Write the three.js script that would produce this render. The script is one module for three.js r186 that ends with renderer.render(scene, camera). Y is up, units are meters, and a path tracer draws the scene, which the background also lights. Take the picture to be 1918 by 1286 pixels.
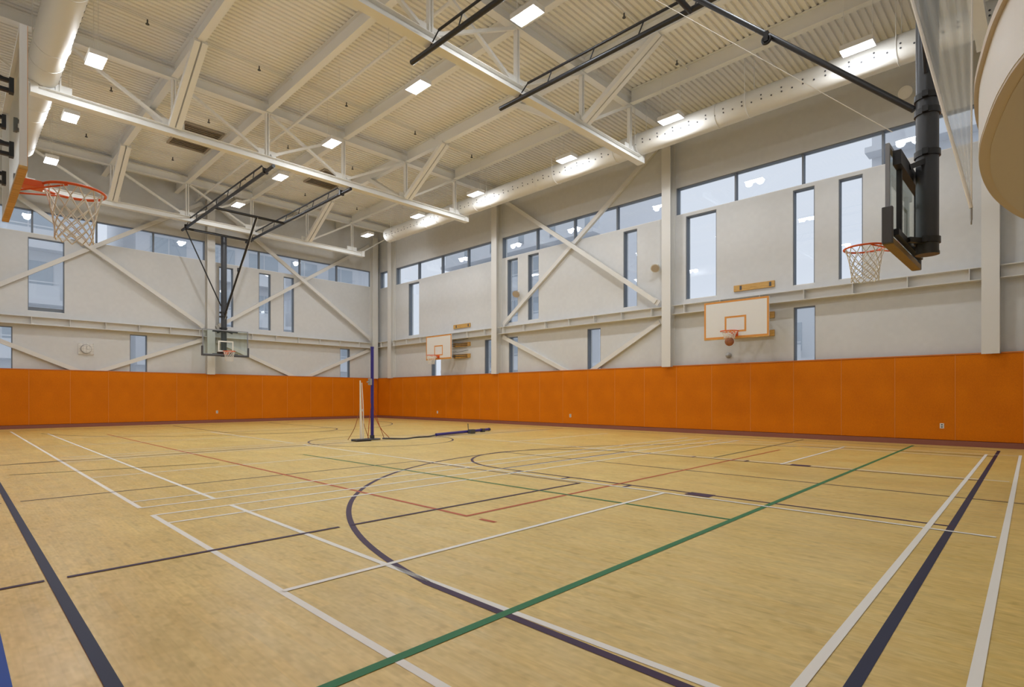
import * as THREE from 'three';
import { mergeGeometries } from 'three/addons/utils/BufferGeometryUtils.js';
import { RoundedBoxGeometry } from 'three/addons/geometries/RoundedBoxGeometry.js';
import { RectAreaLightUniformsLib } from 'three/addons/lights/RectAreaLightUniformsLib.js';

// ---------------------------------------------------------------- camera, sky, exposure
RectAreaLightUniformsLib.init();
const scene = new THREE.Scene();
const renderer = new THREE.WebGLRenderer({ antialias: true });
renderer.toneMapping = THREE.LinearToneMapping;
renderer.toneMappingExposure = 1.29;
renderer.shadowMap.enabled = true;
scene.background = new THREE.Color().setRGB(0.63, 0.64, 0.69);   // even overcast sky
scene.backgroundIntensity = 1.0;

const FOCAL = 1036.7, YAW = THREE.MathUtils.degToRad(44.34);
const camera = new THREE.PerspectiveCamera(2 * THREE.MathUtils.radToDeg(Math.atan(643 / FOCAL)), 1918 / 1286, 0.05, 400);
camera.position.set(0, 1.15, 0);
camera.lookAt(Math.cos(YAW), 1.15, -Math.sin(YAW));
camera.setViewOffset(1918, 1286, 0, -99, 1918, 1286);           // rising front of the lens: uprights stay upright
scene.add(camera);

const LAMP_RADIANCE = 78, LAMP_SPREAD = 1.95;                                        // each pendant panel; candela its dropped lens throws sideways and up
const LAMP_COLOUR = new THREE.Color().setRGB(0.93, 0.985, 1.06);

// ---------------------------------------------------------------- helpers
// x runs along the far wall (to the right), n runs along the right-hand wall (away from the camera); three's z is -n
const V = (x, y, n) => new THREE.Vector3(x, y, -n);
let seed = 7;
const rnd = () => { seed = (seed * 1664525 + 1013904223) >>> 0; return seed / 4294967296; };
const origins = new Map(), taken = new Map();
const numbered = (name) => { const k = taken.get(name) ?? 0; taken.set(name, k + 1); return k ? name + '_' + String(k).padStart(3, '0') : name; };

function clean(g) {
  const q = g.index ? g.toNonIndexed() : g;
  for (const k of Object.keys(q.attributes)) if (!['position', 'normal', 'uv'].includes(k)) q.deleteAttribute(k);
  return q;
}
function boxUV(g) {                                              // texture coordinates in metres
  const p = g.attributes.position, nm = g.attributes.normal, uv = new Float32Array(p.count * 2);
  for (let i = 0; i < p.count; i++) {
    const ax = Math.abs(nm.getX(i)), ay = Math.abs(nm.getY(i)), az = Math.abs(nm.getZ(i));
    if (ay >= ax && ay >= az) { uv[2 * i] = p.getX(i); uv[2 * i + 1] = p.getZ(i); }
    else if (ax >= az) { uv[2 * i] = p.getZ(i); uv[2 * i + 1] = p.getY(i); }
    else { uv[2 * i] = p.getX(i); uv[2 * i + 1] = p.getY(i); }
  }
  g.setAttribute('uv', new THREE.BufferAttribute(uv, 2));
  return g;
}
function rootOf(o) { let r = o; while (r.parent && r.parent !== scene) r = r.parent; return r; }
function obj(name, geoms, mat, parent = scene) {
  const list = (Array.isArray(geoms) ? geoms : [geoms]).map(clean);
  const g = list.length > 1 ? mergeGeometries(list) : list[0].clone();
  boxUV(g);
  const o = parent === scene ? [0, 0, 0] : origins.get(rootOf(parent)) ?? [0, 0, 0];
  g.translate(-o[0], -o[1], o[2]);
  const m = new THREE.Mesh(g, mat);
  m.name = parent === scene ? numbered(name) : name;
  m.castShadow = m.receiveShadow = true;
  parent.add(m);
  return m;
}
function thing(name, label, category, at = [0, 0, 0], group) {
  const o = new THREE.Group(); o.name = numbered(name); o.position.set(at[0], at[1], -at[2]);
  o.userData = { label, category }; if (group) o.userData.group = group;
  origins.set(o, at); scene.add(o);
  return o;
}
function single(name, geoms, mat, label, category, at, group) {  // a thing that is one mesh
  const list = (Array.isArray(geoms) ? geoms : [geoms]).map(clean);
  const g = boxUV(list.length > 1 ? mergeGeometries(list) : list[0].clone()); g.translate(-at[0], -at[1], at[2]);
  const m = new THREE.Mesh(g, mat); m.name = numbered(name); m.position.set(at[0], at[1], -at[2]);
  m.userData = { label, category }; if (group) m.userData.group = group;
  m.castShadow = m.receiveShadow = true; scene.add(m);
  return m;
}
function structure(name, label, category, at = [0, 0, 0]) {
  const o = thing(name, label, category, at); o.userData.kind = 'structure'; return o;
}
const bx = (x0, x1, y0, y1, n0, n1) => new THREE.BoxGeometry(Math.abs(x1 - x0), Math.abs(y1 - y0), Math.abs(n1 - n0)).translate((x0 + x1) / 2, (y0 + y1) / 2, -(n0 + n1) / 2);
const rbx = (x0, x1, y0, y1, n0, n1, r = 0.01, s = 2) => new RoundedBoxGeometry(Math.abs(x1 - x0), Math.abs(y1 - y0), Math.abs(n1 - n0), s, r).translate((x0 + x1) / 2, (y0 + y1) / 2, -(n0 + n1) / 2);
function along(g, a, b, up = new THREE.Vector3(0, 1, 0)) {       // place a shape whose length runs along +y from a to b
  const y = b.clone().sub(a).normalize();
  let x = up.clone().cross(y); if (x.lengthSq() < 1e-6) x = new THREE.Vector3(1, 0, 0).cross(y); if (x.lengthSq() < 1e-6) x = new THREE.Vector3(0, 0, 1);
  x.normalize(); const z = x.clone().cross(y);
  const m = new THREE.Matrix4().makeBasis(x, y, z).setPosition(a.clone().add(b).multiplyScalar(0.5));
  return g.applyMatrix4(m);
}
const tube = (a, b, r, seg = 12, r2 = r) => along(new THREE.CylinderGeometry(r2, r, a.distanceTo(b), seg), a, b);
const bar = (a, b, w, h, up) => along(new THREE.BoxGeometry(w, a.distanceTo(b), h), a, b, up);
const path = (pts, r, seg = 40, rs = 6, closed = false) => new THREE.TubeGeometry(new THREE.CatmullRomCurve3(pts, closed), seg, r, rs, closed);
function ibeam(a, b, w, h, tf = 0.014, tw = 0.01) {              // rolled section, flanges level
  const L = a.distanceTo(b), parts = [];
  parts.push(new THREE.BoxGeometry(w, L, tf).translate(0, 0, h / 2 - tf / 2), new THREE.BoxGeometry(w, L, tf).translate(0, 0, -h / 2 + tf / 2), new THREE.BoxGeometry(tw, L, h - 2 * tf));
  return parts.map((g) => along(g, a, b));
}

// ---------------------------------------------------------------- textures (grain and wear only)
function hash2(x, y) { let h = (x * 374761393 + y * 668265263) | 0; h = (h ^ (h >>> 13)) * 1274126177 | 0; return ((h ^ (h >>> 16)) >>> 0) / 4294967296; }
function vnoise(x, y, px, py) {                                  // value noise that tiles every px, py cells
  const xi = Math.floor(x), yi = Math.floor(y), fx = x - xi, fy = y - yi, u = fx * fx * (3 - 2 * fx), v = fy * fy * (3 - 2 * fy);
  const w = (a, m) => ((a % m) + m) % m;
  const a = hash2(w(xi, px), w(yi, py)), b = hash2(w(xi + 1, px), w(yi, py)), c = hash2(w(xi, px), w(yi + 1, py)), d = hash2(w(xi + 1, px), w(yi + 1, py));
  return a + (b - a) * u + (c - a) * v + (a - b - c + d) * u * v;
}
function texture(size, metres, fn, srgb = true) {
  const data = new Uint8Array(size * size * 4);
  for (let j = 0; j < size; j++) for (let i = 0; i < size; i++) {
    const c = fn(i / size, j / size), k = 4 * (j * size + i);
    data[k] = Math.max(0, Math.min(255, c[0])); data[k + 1] = Math.max(0, Math.min(255, c[1])); data[k + 2] = Math.max(0, Math.min(255, c[2])); data[k + 3] = 255;
  }
  const t = new THREE.DataTexture(data, size, size);
  t.wrapS = t.wrapT = THREE.RepeatWrapping; t.magFilter = THREE.LinearFilter; t.minFilter = THREE.LinearMipmapLinearFilter; t.generateMipmaps = true;
  if (srgb) t.colorSpace = THREE.SRGBColorSpace;
  t.repeat.set(1 / metres, 1 / metres); t.needsUpdate = true;
  return t;
}
// maple strips laid along n: u runs across the strips, v along them; 7 m tile, 122 strips
const STRIPS = 122;
const floorMap = texture(2048, 7, (u, v) => {
  const su = u * STRIPS, si = Math.floor(su), off = hash2(si, 91);
  const cuts = 9, along_ = (v + off) * cuts, pi = Math.floor(along_) % cuts;
  const tone = hash2(si, pi + 400) - 0.5, warm = hash2(si + 31, pi + 77) - 0.5;
  const grain = vnoise(u * 700, v * 70 + off * 50, 700, 70) - 0.5, fine = vnoise(u * 420, v * 200, 420, 200) - 0.5;
  const fleck = vnoise(u * 200, v * 90 + 5, 200, 90), cloud = vnoise(u * 9, v * 7, 9, 7) - 0.5, cloud2 = vnoise(u * 34, v * 21 + 3, 34, 21) - 0.5;
  const edge = Math.min(su - si, si + 1 - su) < 0.05 ? -2.5 : 0;
  let d = tone * 7 + grain * 12 + fine * 14 + cloud * 9 + cloud2 * 10 + edge - (fleck > 0.74 ? (fleck - 0.74) * 70 : 0);
  return [220 + d + warm * 4, 190 + d * 1.02, 109 + d * 1.05 - warm * 6];
});
const floorRough = texture(512, 5, (u, v) => { const a = 96 + (vnoise(u * 12, v * 12, 12, 12) - 0.5) * 26 + (vnoise(u * 90, v * 40, 90, 40) - 0.5) * 20; return [a, a, a]; }, false);
const paintBump = texture(512, 1.2, (u, v) => { const a = 128 + (vnoise(u * 120, v * 120, 120, 120) - 0.5) * 120 + (vnoise(u * 30, v * 30, 30, 30) - 0.5) * 60; return [a, a, a]; }, false);
const wallMap = texture(512, 4, (u, v) => { const d = (vnoise(u * 5, v * 5, 5, 5) - 0.5) * 5 + (vnoise(u * 40, v * 40, 40, 40) - 0.5) * 4; return [213 + d, 213 + d, 212 + d]; });
const padMap = texture(512, 1.6, (u, v) => { const d = (vnoise(u * 6, v * 4, 6, 4) - 0.5) * 10 + (vnoise(u * 160, v * 120, 160, 120) - 0.5) * 12; return [214 + d, 117 + d * 0.8, 4 + d * 0.1]; });
const padBump = texture(256, 0.25, (u, v) => { const a = 128 + (vnoise(u * 64, v * 64, 64, 64) - 0.5) * 200; return [a, a, a]; }, false);
const woodMap = texture(256, 0.6, (u, v) => { const d = (vnoise(u * 6, v * 60, 6, 60) - 0.5) * 34 + (vnoise(u * 20, v * 120, 20, 120) - 0.5) * 14; return [206 + d, 160 + d, 86 + d * 0.8]; });

// ---------------------------------------------------------------- materials
const std = (r, g, b, rough = 0.6, o = {}) => new THREE.MeshStandardMaterial({ color: new THREE.Color().setRGB(r, g, b), roughness: rough, ...o });
const paint = (r, g, b) => new THREE.MeshPhysicalMaterial({ color: new THREE.Color().setRGB(r, g, b), roughness: 0.5, specularIntensity: 0.4 });
const M = {
  floor: new THREE.MeshStandardMaterial({ map: floorMap, roughnessMap: floorRough, roughness: 1.0 }),
  wall: new THREE.MeshStandardMaterial({ map: wallMap, bumpMap: paintBump, bumpScale: 0.0008, roughness: 0.75 }),
  steel: std(0.74, 0.72, 0.68, 0.5),
  deck: std(0.93, 0.905, 0.85, 0.6),
  truss: std(0.87, 0.855, 0.81, 0.5),
  duct: std(0.76, 0.745, 0.70, 0.6),
  grille: std(0.42, 0.36, 0.29, 0.7),
  frame: std(0.17, 0.19, 0.22, 0.5),
  pad: new THREE.MeshPhysicalMaterial({ map: padMap, bumpMap: padBump, bumpScale: 0.0006, roughness: 0.65, specularIntensity: 0.3 }),
  padCap: std(0.66, 0.20, 0.03, 0.55),
  base: std(0.28, 0.095, 0.065, 0.5), joint: std(0.72, 0.24, 0.03, 0.6),
  white: std(0.80, 0.78, 0.74, 0.5),
  lineWhite: paint(0.88, 0.86, 0.80), lineNavy: paint(0.016, 0.022, 0.060), linePurple: paint(0.048, 0.018, 0.058),
  lineGreen: paint(0.024, 0.19, 0.070), lineRed: paint(0.50, 0.10, 0.035), lineBlue: paint(0.010, 0.075, 0.40), lineOlive: paint(0.16, 0.13, 0.06),
  black: std(0.018, 0.018, 0.020, 0.42), charcoal: std(0.075, 0.075, 0.08, 0.6), ochre: std(0.26, 0.15, 0.036, 0.6), mast: std(0.045, 0.048, 0.056, 0.38),
  orange: std(0.80, 0.12, 0.02, 0.4), orangeTape: std(0.72, 0.30, 0.05, 0.5), net: std(0.84, 0.80, 0.72, 0.85),
  wood: new THREE.MeshStandardMaterial({ map: woodMap, roughness: 0.55 }),
  ball: std(0.36, 0.13, 0.05, 0.65), ballSeam: std(0.03, 0.02, 0.02, 0.7),
  blue: std(0.035, 0.03, 0.26, 0.35), greyMetal: std(0.42, 0.41, 0.40, 0.4, { metalness: 0.4 }),
  alu: std(0.30, 0.31, 0.33, 0.4, { metalness: 0.4 }),
  glass: new THREE.MeshPhysicalMaterial({ color: new THREE.Color().setRGB(0.93, 0.97, 1.0), transmission: 1, thickness: 0, roughness: 0, ior: 1.5 }),
  boardGlass: new THREE.MeshPhysicalMaterial({ color: new THREE.Color().setRGB(0.9, 0.95, 0.94), transmission: 1, thickness: 0, roughness: 0, ior: 1.5 }),
  lamp: new THREE.MeshStandardMaterial({ color: 0xffffff, emissive: new THREE.Color().setRGB(1, 0.985, 0.97), emissiveIntensity: 4, roughness: 0.5 }),
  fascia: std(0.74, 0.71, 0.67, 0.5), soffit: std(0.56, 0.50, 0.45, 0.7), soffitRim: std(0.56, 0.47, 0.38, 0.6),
  facade: std(0.84, 0.85, 0.87, 0.8), facadeB: std(0.83, 0.85, 0.87, 0.8), extGlass: std(0.58, 0.64, 0.69, 0.3), brick: std(0.45, 0.33, 0.28, 0.9), ground: std(0.78, 0.79, 0.81, 0.95),
  leaf: std(0.10, 0.14, 0.08, 0.9), bark: std(0.16, 0.12, 0.09, 0.9),
};

// ---------------------------------------------------------------- room dimensions
const XR = 16.5, XL = -0.45, NB = 26.3, NF = -1.0, DECK = 10.07, TOP = 10.5;
const COLS_R = [0.99, 8.9, 16.9, 24.8], COLS_B = [0.1, 8.02, 16.12];

// ---------------------------------------------------------------- floor with its painted lines
const floor = structure('floor', 'glossy pale maple sports floor painted with court lines', 'floor');
obj('floor_surface', bx(XL - 0.3, XR + 0.3, -0.12, 0, NF - 0.3, NB + 0.3), M.floor, floor);
let layer = 0;
const lift = () => 0.0012 + (layer++ % 14) * 0.00022;
function stripe(name, x0, n0, x1, n1, w, mat) {                  // flat painted band
  const a = V(x0, 0, n0), b = V(x1, 0, n1), dirn = b.clone().sub(a).normalize(), s = new THREE.Vector3(-dirn.z, 0, dirn.x).multiplyScalar(w / 2), y = lift();
  const q = [a.clone().add(s), a.clone().sub(s), b.clone().sub(s), b.clone().add(s)];
  const g = new THREE.BufferGeometry();
  const pos = [], tri = (i, j, k) => { for (const t of [i, j, k]) pos.push(q[t].x, y, q[t].z); };
  const up = (q[1].clone().sub(q[0])).cross(q[2].clone().sub(q[0])).y > 0;
  if (up) { tri(0, 1, 2); tri(0, 2, 3); } else { tri(0, 2, 1); tri(0, 3, 2); }
  g.setAttribute('position', new THREE.Float32BufferAttribute(pos, 3)); g.computeVertexNormals();
  return obj(name, g, mat, floor);
}
function arcStripe(name, cx, cn, r, w, a0, a1, mat, seg = 72) {
  const y = lift(), pos = [], at = (rr, a) => [cx + rr * Math.cos(a), y, -(cn + rr * Math.sin(a))];
  for (let i = 0; i < seg; i++) {
    const p = a0 + (a1 - a0) * i / seg, q = a0 + (a1 - a0) * (i + 1) / seg;
    const A = at(r - w / 2, p), B = at(r + w / 2, p), C = at(r + w / 2, q), D = at(r - w / 2, q);
    pos.push(...A, ...B, ...C, ...A, ...C, ...D);
  }
  const g = new THREE.BufferGeometry(); g.setAttribute('position', new THREE.Float32BufferAttribute(pos, 3)); g.computeVertexNormals();
  return obj(name, g, mat, floor);
}
{
  const W = 0.045, white = M.lineWhite;
  const wl = (...a) => stripe('badminton_line', ...a, W, white);
  // badminton courts across the hall
  wl(1.37, 0.3, 1.40, 6.24); wl(1.40, 6.72, 1.48, 24.3);
  wl(2.125, 0.75, 2.105, 3.3); wl(2.105, 3.3, 2.11, 6.22); wl(2.11, 6.74, 2.20, 22.1);
  wl(1.4, 6.22, 14.45, 6.32); wl(1.4, 5.75, 14.45, 5.86); wl(1.4, 6.72, 14.45, 6.84); wl(1.4, 7.17, 14.45, 7.28);
  wl(2.0, 0.715, 14.4, 0.94); wl(2.4, 0.215, 14.6, 0.45);
  wl(1.39, 3.25, 5.98, 3.31); wl(9.9, 3.3, 14.25, 3.39);
  wl(5.98, 0.33, 5.99, 6.25); wl(10.02, 0.42, 10.03, 6.25); wl(14.42, 0.45, 14.42, 6.3); wl(13.68, 0.9, 13.68, 6.3);
  wl(1.45, 9.72, 5.95, 9.8); wl(9.95, 9.8, 14.4, 9.9); wl(5.96, 6.75, 5.96, 12.8); wl(10.05, 6.8, 10.05, 12.8);
  wl(1.45, 12.32, 14.4, 12.4); wl(1.45, 12.78, 14.4, 12.85);
  wl(1.5, 13.3, 14.4, 13.35); wl(1.5, 16.4, 5.95, 16.45); wl(1.5, 19.4, 14.4, 19.4); wl(5.96, 13.3, 5.96, 19.4);
  // basketball court
  const navy = M.lineNavy, pur = M.linePurple;
  stripe('basketball_sideline', 0.46, 0.6, 0.52, 25, 0.055, navy);
  stripe('basketball_baseline', 0.48, 0.53, 15.55, 0.815, 0.055, navy);
  stripe('basketball_sideline', 15.55, 0.8, 15.55, 24.6, 0.05, navy);
  const a3 = Math.asin(0.9934);
  arcStripe('three_point_line', 8.05, 2.08, 6.01, 0.052, Math.PI / 2 - a3, Math.PI / 2 + a3, pur, 110);
  stripe('three_point_line', 2.04, 0.55, 2.075, 2.78, 0.052, pur); stripe('three_point_line', 14.03, 0.8, 14.03, 2.78, 0.05, pur);
  stripe('lane_line', 6.22, 0.62, 6.2, 6.3, 0.045, pur); stripe('lane_line', 9.87, 0.7, 9.87, 6.35, 0.045, pur);
  stripe('free_throw_line', 6.2, 6.28, 9.87, 6.35, 0.045, pur);
  arcStripe('free_throw_circle', 8.03, 6.31, 1.83, 0.045, 0, Math.PI, pur);
  stripe('lane_block', 6.16, 2.8, 6.16, 3.1, 0.2, pur); stripe('lane_block', 9.94, 2.86, 9.94, 3.16, 0.2, pur);
  for (const n of [3.9, 4.9, 5.86]) { stripe('lane_mark', 6.0, n, 6.19, n, 0.045, pur); stripe('lane_mark', 9.88, n, 10.06, n, 0.045, pur); }
  arcStripe('centre_circle', 8.0, 12.55, 1.83, 0.045, 0, Math.PI * 2, pur);
  stripe('centre_line', 0.5, 12.55, 15.5, 12.6, 0.045, pur);
  arcStripe('three_point_line', 8.05, 23.1, 6.02, 0.045, -Math.PI / 2 - a3, -Math.PI / 2 + a3, pur, 80);
  stripe('lane_line', 6.2, 18.9, 6.2, 24.6, 0.045, pur); stripe('lane_line', 9.87, 18.9, 9.87, 24.6, 0.045, pur); stripe('free_throw_line', 6.2, 18.9, 9.87, 18.9, 0.045, pur);
  arcStripe('free_throw_circle', 8.03, 18.9, 1.83, 0.045, Math.PI, Math.PI * 2, pur);
  stripe('basketball_baseline', 0.5, 24.6, 15.5, 24.6, 0.05, navy);
  // volleyball and other courts
  for (const [p, q] of [[0.08, 0.43], [0.54, 2.42], [2.54, 5.89]]) stripe('volleyball_line', p, 4.48, q, 4.49, 0.04, pur);
  stripe('volleyball_line', 5.87, 4.48, 5.86, 8.08, 0.04, pur);
  for (const [p, q] of [[0.08, 0.42], [0.57, 5.86]]) stripe('volleyball_line', p, 8.08, q, 8.08, 0.035, pur);
  stripe('volleyball_line', 8.06, 0.1, 8.06, 8.1, 0.035, pur);
  stripe('floorball_line', 3.42, 20.5, 3.5, 4.02, 0.045, M.lineRed); stripe('floorball_line', 3.48, 4.03, 12.55, 4.2, 0.045, M.lineRed); stripe('floorball_mark', 3.51, 3.64, 3.5, 3.84, 0.05, M.lineRed);
  stripe('futsal_line', 0.8, 2.05, 15.85, 2.34, 0.055, M.lineGreen); stripe('futsal_line', 5.12, 2.15, 4.94, 10.6, 0.04, M.lineGreen);
  stripe('futsal_line', 10.1, 4.56, 15.95, 4.74, 0.045, M.lineOlive); stripe('futsal_line', 0.65, 10.9, 3.3, 10.3, 0.035, M.lineOlive); stripe('futsal_line', 0.7, 12.55, 1.5, 12.7, 0.035, M.lineOlive);
  stripe('boundary_band', 0.135, 0.6, 0.135, 25, 0.1, M.lineBlue);
}

// ---------------------------------------------------------------- walls
// openings are [from, to, sill, head] in the wall's own run
const SILL = 4.22, HEAD = 6.88, CL0 = 6.97, CL1 = 7.86;
const openR = [[22.6, 23.5], [15.79, 16.4], [14.64, 15.22], [10.15, 10.7], [7.37, 8.37], [4.63, 5.18], [3.5, 4.05]].map(([a, b]) => [a, b, SILL, HEAD, 'slot'])
  .concat([[20.86, 21.6], [17.22, 17.79], [15.79, 16.31], [11.66, 12.25], [4.61, 5.16]].map(([a, b]) => [a, b, 1.9, 3.62, 'low']))
  .concat([[24.98, 26.15], [17.08, 24.62], [9.08, 16.7], [1.18, 8.70], [-0.9, 0.82]].map(([a, b]) => [a, b, CL0, CL1, 'clerestory']));
const openB = [[2.06, 3.09], [8.42, 9.02], [10.14, 10.68], [11.29, 11.80]].map(([a, b]) => [a, b, SILL, HEAD, 'slot'])
  .concat([[0.92, 1.65], [5.13, 5.72], [14.22, 14.78]].map(([a, b]) => [a, b, 1.9, 3.62, 'low']))
  .concat([[0.28, 7.86], [8.2, 16.05]].map(([a, b]) => [a, b, CL0 + 0.05, CL1 + 0.02, 'clerestory']));
const THICK = 0.3, PAD_FRONT = 0.175;                          // the pads stand off the wall, clear of the bracing
function wallPanel(u0, u1, y0, y1, holes) {
  const s = new THREE.Shape([new THREE.Vector2(u0, y0), new THREE.Vector2(u1, y0), new THREE.Vector2(u1, y1), new THREE.Vector2(u0, y1)]);
  for (const [a, b, c, d] of holes) s.holes.push(new THREE.Path([new THREE.Vector2(a, c), new THREE.Vector2(a, d), new THREE.Vector2(b, d), new THREE.Vector2(b, c)]));
  return new THREE.ExtrudeGeometry(s, { depth: THICK, bevelEnabled: false });
}
const onRight = (g) => g.applyMatrix4(new THREE.Matrix4().makeBasis(new THREE.Vector3(0, 0, -1), new THREE.Vector3(0, 1, 0), new THREE.Vector3(1, 0, 0)).setPosition(XR, 0, 0));
const onBack = (g) => g.applyMatrix4(new THREE.Matrix4().makeBasis(new THREE.Vector3(1, 0, 0), new THREE.Vector3(0, 1, 0), new THREE.Vector3(0, 0, -1)).setPosition(0, 0, -NB));
const flip = (g) => { const q = clean(g), p = q.attributes.position; for (let i = 0; i < p.count; i += 3) { const a = [p.getX(i), p.getY(i), p.getZ(i)]; p.setXYZ(i, p.getX(i + 1), p.getY(i + 1), p.getZ(i + 1)); p.setXYZ(i + 1, ...a); } q.computeVertexNormals(); return q; };
const wallR = structure('wall_right', 'pale grey painted wall with window slots, right of the hall', 'wall');
obj('wall_surface', flip(onRight(wallPanel(NF - THICK, NB + THICK, -0.1, TOP, openR))), M.wall, wallR);
const wallB = structure('wall_back', 'pale grey painted wall with window slots at the far left', 'wall');
obj('wall_surface', flip(onBack(wallPanel(XL - THICK, XR, -0.1, TOP, openB))), M.wall, wallB);
const wallL = structure('wall_left', 'pale grey painted wall behind the near basket', 'wall');
obj('wall_surface', bx(XL - THICK, XL, -0.1, TOP, NF - THICK, NB), M.wall, wallL);
const wallF = structure('wall_front', 'pale grey painted wall under the balcony', 'wall');
obj('wall_surface', bx(XL, XR, -0.1, TOP, NF - THICK, NF), M.wall, wallF);

// padded panels hung in a row along the foot of the walls
{
  const padsR = structure('trim_1', 'row of orange brown padded panels along the right wall', 'wall padding'), padsB = structure('trim_2', 'row of orange brown padded panels along the far wall', 'wall padding'), padsL = structure('trim_3', 'row of orange brown padded panels along the near left wall', 'wall padding');
  const P0 = 0.13, P1 = 2.105, W = 1.165, F = PAD_FRONT, T = 0.055;
  const long = rbx(0, T, P0, P1, 0, W - 0.007, 0.014, 2), wide = rbx(0, W - 0.007, P0, P1, 0, T, 0.014, 2);
  for (const g of [long, wide]) boxUV(clean(g));
  const pads = (g, x, n, parent) => { const m = new THREE.Mesh(g, M.pad); m.name = 'wall_pad'; m.position.set(x, 0, -n); m.castShadow = m.receiveShadow = true; parent.add(m); };
  const sideStrip = boxUV(clean(bx(-0.001, T, P0, P1, -0.011, 0.004))), backStrip = boxUV(clean(bx(-0.011, 0.004, P0, P1, -0.001, T)));
  const strip = (g, x, n, parent) => { const m = new THREE.Mesh(g, M.joint); m.name = 'joint_strip'; m.position.set(x, 0, -n); m.castShadow = m.receiveShadow = true; parent.add(m); };
  for (let k = -2; k < 22; k++) { const n = 1.62 - W + k * W; if (n > NF && n + W < NB - F) { pads(long, XR - F, n, padsR); strip(sideStrip, XR - F, n, padsR); } }
  for (let k = -2; k < 13; k++) { const x = 2.08 - W + k * W; if (x > XL && x + W < XR - F) { pads(wide, x, NB - F, padsB); strip(backStrip, x, NB - F, padsB); } }
  obj('corner_pad', rbx(16.06, XR - F, P0, P1, NB - F, NB - F + T, 0.012, 2), M.pad, padsB);
  obj('corner_pad', rbx(XR - F, XR - F + T, P0, P1, 26.0, NB - F, 0.012, 2), M.pad, padsR);
  for (let k = 0; k < 22; k++) pads(long, XL + F - T, NF + 0.2 + k * W, padsL);
  for (const [p, q] of [[NF, 0.82], [1.16, 8.73], [9.07, 16.73], [17.07, 24.63], [24.97, NB - F]]) obj('cap_strip', bx(XR - F - 0.012, XR - F + T, P1 + 0.002, P1 + 0.03, p, q), M.padCap, padsR);
  for (const [p, q] of [[XL, -0.07], [0.27, 7.85], [8.19, 15.95]]) obj('cap_strip', bx(p, q, P1 + 0.002, P1 + 0.03, NB - F - 0.012, NB - F + T), M.padCap, padsB);
  const br = structure('baseboard_right', 'dark red vinyl baseboard under the right wall pads', 'baseboard');
  obj('baseboard_strip', bx(XR - F - 0.01, XR, 0, 0.125, NF, NB - F - 0.01), M.base, br);
  const bb = structure('baseboard_back', 'dark red vinyl baseboard under the far wall pads', 'baseboard');
  obj('baseboard_strip', bx(XL, XR - F - 0.01, 0, 0.125, NB - F - 0.01, NB), M.base, bb);
}

// ---------------------------------------------------------------- windows
let windowNo = 0;
function windowIn(side, [a, b, y0, y1, kind], where) {
  const bxs = side === 'R' ? (u0, u1, v0, v1, d0, d1) => bx(XR + d0, XR + d1, v0, v1, u0, u1) : (u0, u1, v0, v1, d0, d1) => bx(u0, u1, v0, v1, NB + d0, NB + d1);
  windowNo++;
  const w = structure('window_' + windowNo, where, 'window');
  const t = 0.024, D0 = 0.02, D1 = 0.2;
  obj('sill', bxs(a, b, y0, y0 + t, D0, D1), M.white, w);
  obj('window_frame', [bxs(a, b, y1 - t, y1, D0, D1), bxs(a, a + t, y0 + t, y1 - t, D0, D1), bxs(b - t, b, y0 + t, y1 - t, D0, D1)], M.frame, w);
  const cells = kind === 'clerestory' ? Math.max(1, Math.round((b - a) / 1.92)) : 1;
  const step = (b - a - 2 * t) / cells;
  for (let k = 0; k < cells; k++) {
    const c0 = a + t + k * step, c1 = c0 + step;
    if (k) obj('mullion', bxs(c0 - 0.025, c0 + 0.025, y0 + t, y1 - t, D0 + 0.03, D1), M.frame, w);
    obj('pane', bxs(c0 + (k ? 0.025 : 0), c1 - (k < cells - 1 ? 0.025 : 0), y0 + t, y1 - t, 0.118, 0.122), M.glass, w);
  }
  if (side === 'B' && kind === 'slot' && b - a > 0.9) obj('transom', bxs(a + t, b - t, y0 + 0.05, y0 + 0.16, 0.09, 0.17), M.frame, w);
}
const ordinal = ['first', 'second', 'third', 'fourth', 'fifth', 'sixth', 'seventh'];
{
  const byKind = (list, kind) => list.filter((o) => o[4] === kind);
  byKind(openR, 'slot').forEach((o, i) => windowIn('R', o, 'tall slot window of the right wall, ' + ordinal[i] + ' from the corner'));
  byKind(openR, 'low').forEach((o, i) => windowIn('R', o, 'short window below the right wall beam, ' + ordinal[i] + ' from the corner'));
  byKind(openR, 'clerestory').forEach((o, i) => windowIn('R', o, 'high strip window of the right wall, ' + ordinal[i] + ' bay from the corner'));
  byKind(openB, 'slot').forEach((o, i) => windowIn('B', o, 'tall slot window of the far wall, ' + ordinal[i] + ' from the left'));
  byKind(openB, 'low').forEach((o, i) => windowIn('B', o, 'short window below the far wall beam, ' + ordinal[i] + ' from the left'));
  byKind(openB, 'clerestory').forEach((o, i) => windowIn('B', o, 'high strip window of the far wall, ' + ['left', 'right'][i] + ' bay'));
}

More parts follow.
